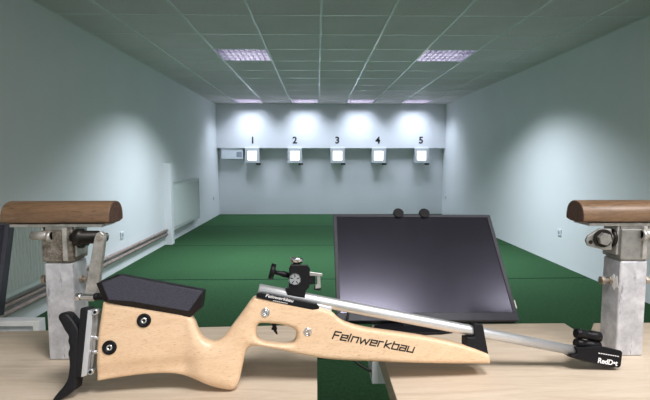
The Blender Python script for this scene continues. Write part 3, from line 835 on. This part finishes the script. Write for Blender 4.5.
a0, a1 = rp(575.5, 343), rp(599, 346)
bm = bmesh.new(); lathe(bm, (a0[0], a0[1], 0), (a1[0], a1[1], 0), [(0, .0095), (.3, .0102), (.32, .009), (.5, .009), (.52, .0102), (1, .0098)])
link('sight_mount', bm, M['black'], rifle)
# ---- rear sight
body = rps([(285, 287.5), (289, 287), (289, 268), (291, 264.5), (307, 264.5), (309.5, 268), (309, 287), (305.5, 290), (304.5, 297.5), (287, 294.5)])
bm = bmesh.new(); prism(bm, body, -.012, .013); rs = link('rear_sight', bm, M['black'], rifle, bevel=.0015)
c_ = rp(294.8, 279.3, .0130)
bm = bmesh.new(); lathe(bm, (c_[0], c_[1], .0125), (c_[0], c_[1], .018), [(0, .0128), (.5, .0128), (.7, .0118), (1, .0110)], seg=10)
for k in range(5):
    an = k * math.tau / 5 + .3
    prism(bm, [(c_[0] + math.cos(an + d_) * r_, c_[1] + math.sin(an + d_) * r_) for d_, r_ in ((-.18, .004), (-.12, .0095), (.12, .0095), (.18, .004))], .0175, .0186, mi=1)
for f in bm.faces: f.smooth = False
link('adjusting_dial', bm, [M['chrome'], M['matblack']], rs)
a0, a1 = rp(296, 265), rp(297, 257.5)
bm = bmesh.new(); lathe(bm, (a0[0], a0[1], 0), (a1[0], a1[1], 0), [(0, .009), (.3, .009), (.35, .0132), (.85, .0132), (1, .0115)]); link('top_knob', bm, M['chrome'], rs)
a0, a1 = rp(289.5, 275.6), rp(269.8, 271)
bm = bmesh.new(); lathe(bm, (a0[0], a0[1], 0), (a1[0], a1[1], 0), [(0, .0052), (.3, .0062), (.5, .0045), (.74, .0048), (.76, .0165), (.97, .0165), (1, .0145)]); link('side_knob', bm, M['black'], rs)
bm = bmesh.new(); prism(bm, rps([(309, 271.5), (322, 273.3), (322, 276.3), (309, 275.8)]), -.008, .008); link('slide_rail', bm, M['dullsteel'], rs, bevel=.001)
bm = bmesh.new(); prism(bm, rps([(309, 274), (315, 274.5), (315, 284), (309, 284.5)]), -.006, .006); link('slide_block', bm, M['black'], rs, bevel=.001)
bm = bmesh.new(); prism(bm, rps([(316.5, 276), (320, 276.3), (320.5, 288), (315, 288.5), (315, 285), (317, 284)]), -.004, .007); link('aperture_plate', bm, M['dullsteel'], rs, bevel=.0008)
a0, a1 = rp(314, 287.5), rp(320.5, 288.5)
bm = bmesh.new(); tube_between(bm, (a0[0], a0[1], .002), (a1[0], a1[1], .002), .0045, seg=14); link('eyepiece', bm, M['black'], rs)
# ---- cheek piece
outer_ = [(98.5, 283), (120, 273.8), (205, 289.5), (202.5, 307), (191, 317), (128, 307), (106, 301)]
face_ = [(101.5, 282.8), (121, 275.5), (203, 291), (188.5, 311.3), (132, 301.5), (108.5, 299.8)]
bm = bmesh.new()
O = rps(outer_); Fc = rps(face_, .026)
A = [bm.verts.new((p[0], p[1], -.018)) for p in O]; B = [bm.verts.new((p[0], p[1], .013)) for p in O]; n_ = len(O)
for i in range(n_): bm.faces.new((A[i], A[(i + 1) % n_], B[(i + 1) % n_], B[i]))
bm.faces.new(A)
Cc = [bm.verts.new((p[0], p[1], .026)) for p in Fc]
mp = [0, 1, 2, 2.5, 3, 4]
for a_, b2_, c1_, c2_ in ((0, 1, 0, 1), (1, 2, 1, 2), (4, 5, 3, 4), (5, 6, 4, 5), (6, 0, 5, 0)):
    bm.faces.new((B[a_], B[b2_], Cc[c2_], Cc[c1_]))
bm.faces.new((B[2], B[3], Cc[2])); bm.faces.new((B[3], Cc[3], Cc[2])); bm.faces.new((B[3], B[4], Cc[3]))
ff = bm.faces.new(Cc); ff.material_index = 1
link('cheek_piece', bm, [M['matblack'], M['pad_sheen']], rifle, bevel=.0012)
for px in (125, 178):
    a0, a1 = rp(px, 303), rp(px, 320); bm = bmesh.new(); tube_between(bm, (a0[0], a0[1], 0), (a1[0], a1[1], 0), .005, seg=12)
    link('cheek_pillar', bm, M['chrome'], rifle)
# ---- butt plate
bm = bmesh.new(); prism(bm, rps([(83.5, 309), (84.5, 306.8), (90, 306.5), (91.5, 308), (84.5, 375), (78.5, 375.5)]), -.016, .017)
bp = link('butt_plate', bm, M['matblack'], rifle, bevel=.002)
bm = bmesh.new(); prism(bm, rps([(91.3, 309), (96, 310), (95.3, 325), (90.5, 373), (84.8, 375)]), -.012, .018); link('steel_plate', bm, M['alu'], bp, bevel=.001)
bm = bmesh.new(); prism(bm, rps([(96, 309), (99.5, 309.5), (99, 321), (93.5, 371), (91, 372.5)]), -.012, .006); link('rear_plate', bm, M['dullsteel'], bp, bevel=.001)
for px, py in ((95.6, 312), (91, 371.5)):
    c_ = rp(px, py, .017); bm = bmesh.new(); lathe(bm, (c_[0], c_[1], .008), (c_[0], c_[1], .0215), [(0, .006), (.9, .006), (1, .005)], seg=14); link('clamp_screw', bm, M['chrome'], bp)
    bm = bmesh.new(); tube_between(bm, (c_[0], c_[1], .0215), (c_[0], c_[1], .0218), .0032, seg=6); link('screw_socket', bm, M['black'], bp)
for py in (337.5, 352):
    a0, a1 = rp(92, py - .8), rp(104, py + .5); bm = bmesh.new(); tube_between(bm, (a0[0], a0[1], .003), (a1[0], a1[1], .003), .0048, seg=16); link('adjusting_rod', bm, M['chrome'], bp)
hook = rounded(rps([(60.8, 317), (62.5, 312.8), (67, 311.3), (72.5, 313), (82.5, 327.5), (83, 335), (81, 376)] + S(79.5, 387) + [(62, 399.2)] + S(56, 400.0) + S(55, 399.5) + [(58, 394),
            (69.5, 381), (72, 371), (72.5, 358), (70.5, 352), (73, 346), (70.5, 340), (72, 335), (68, 330), (65, 324)]), 2)
lowv = min(p[1] for p in hook); print('hook low v', lowv, 'muzzle low', min(p[1] for p in mz))
bm = puff(hook, [], lambda u, v: .0165, lambda u, v: .0045, side=.6, step=.002, grid=.004)
link('shoulder_hook', bm, M['matblack'], bp, smooth=True)
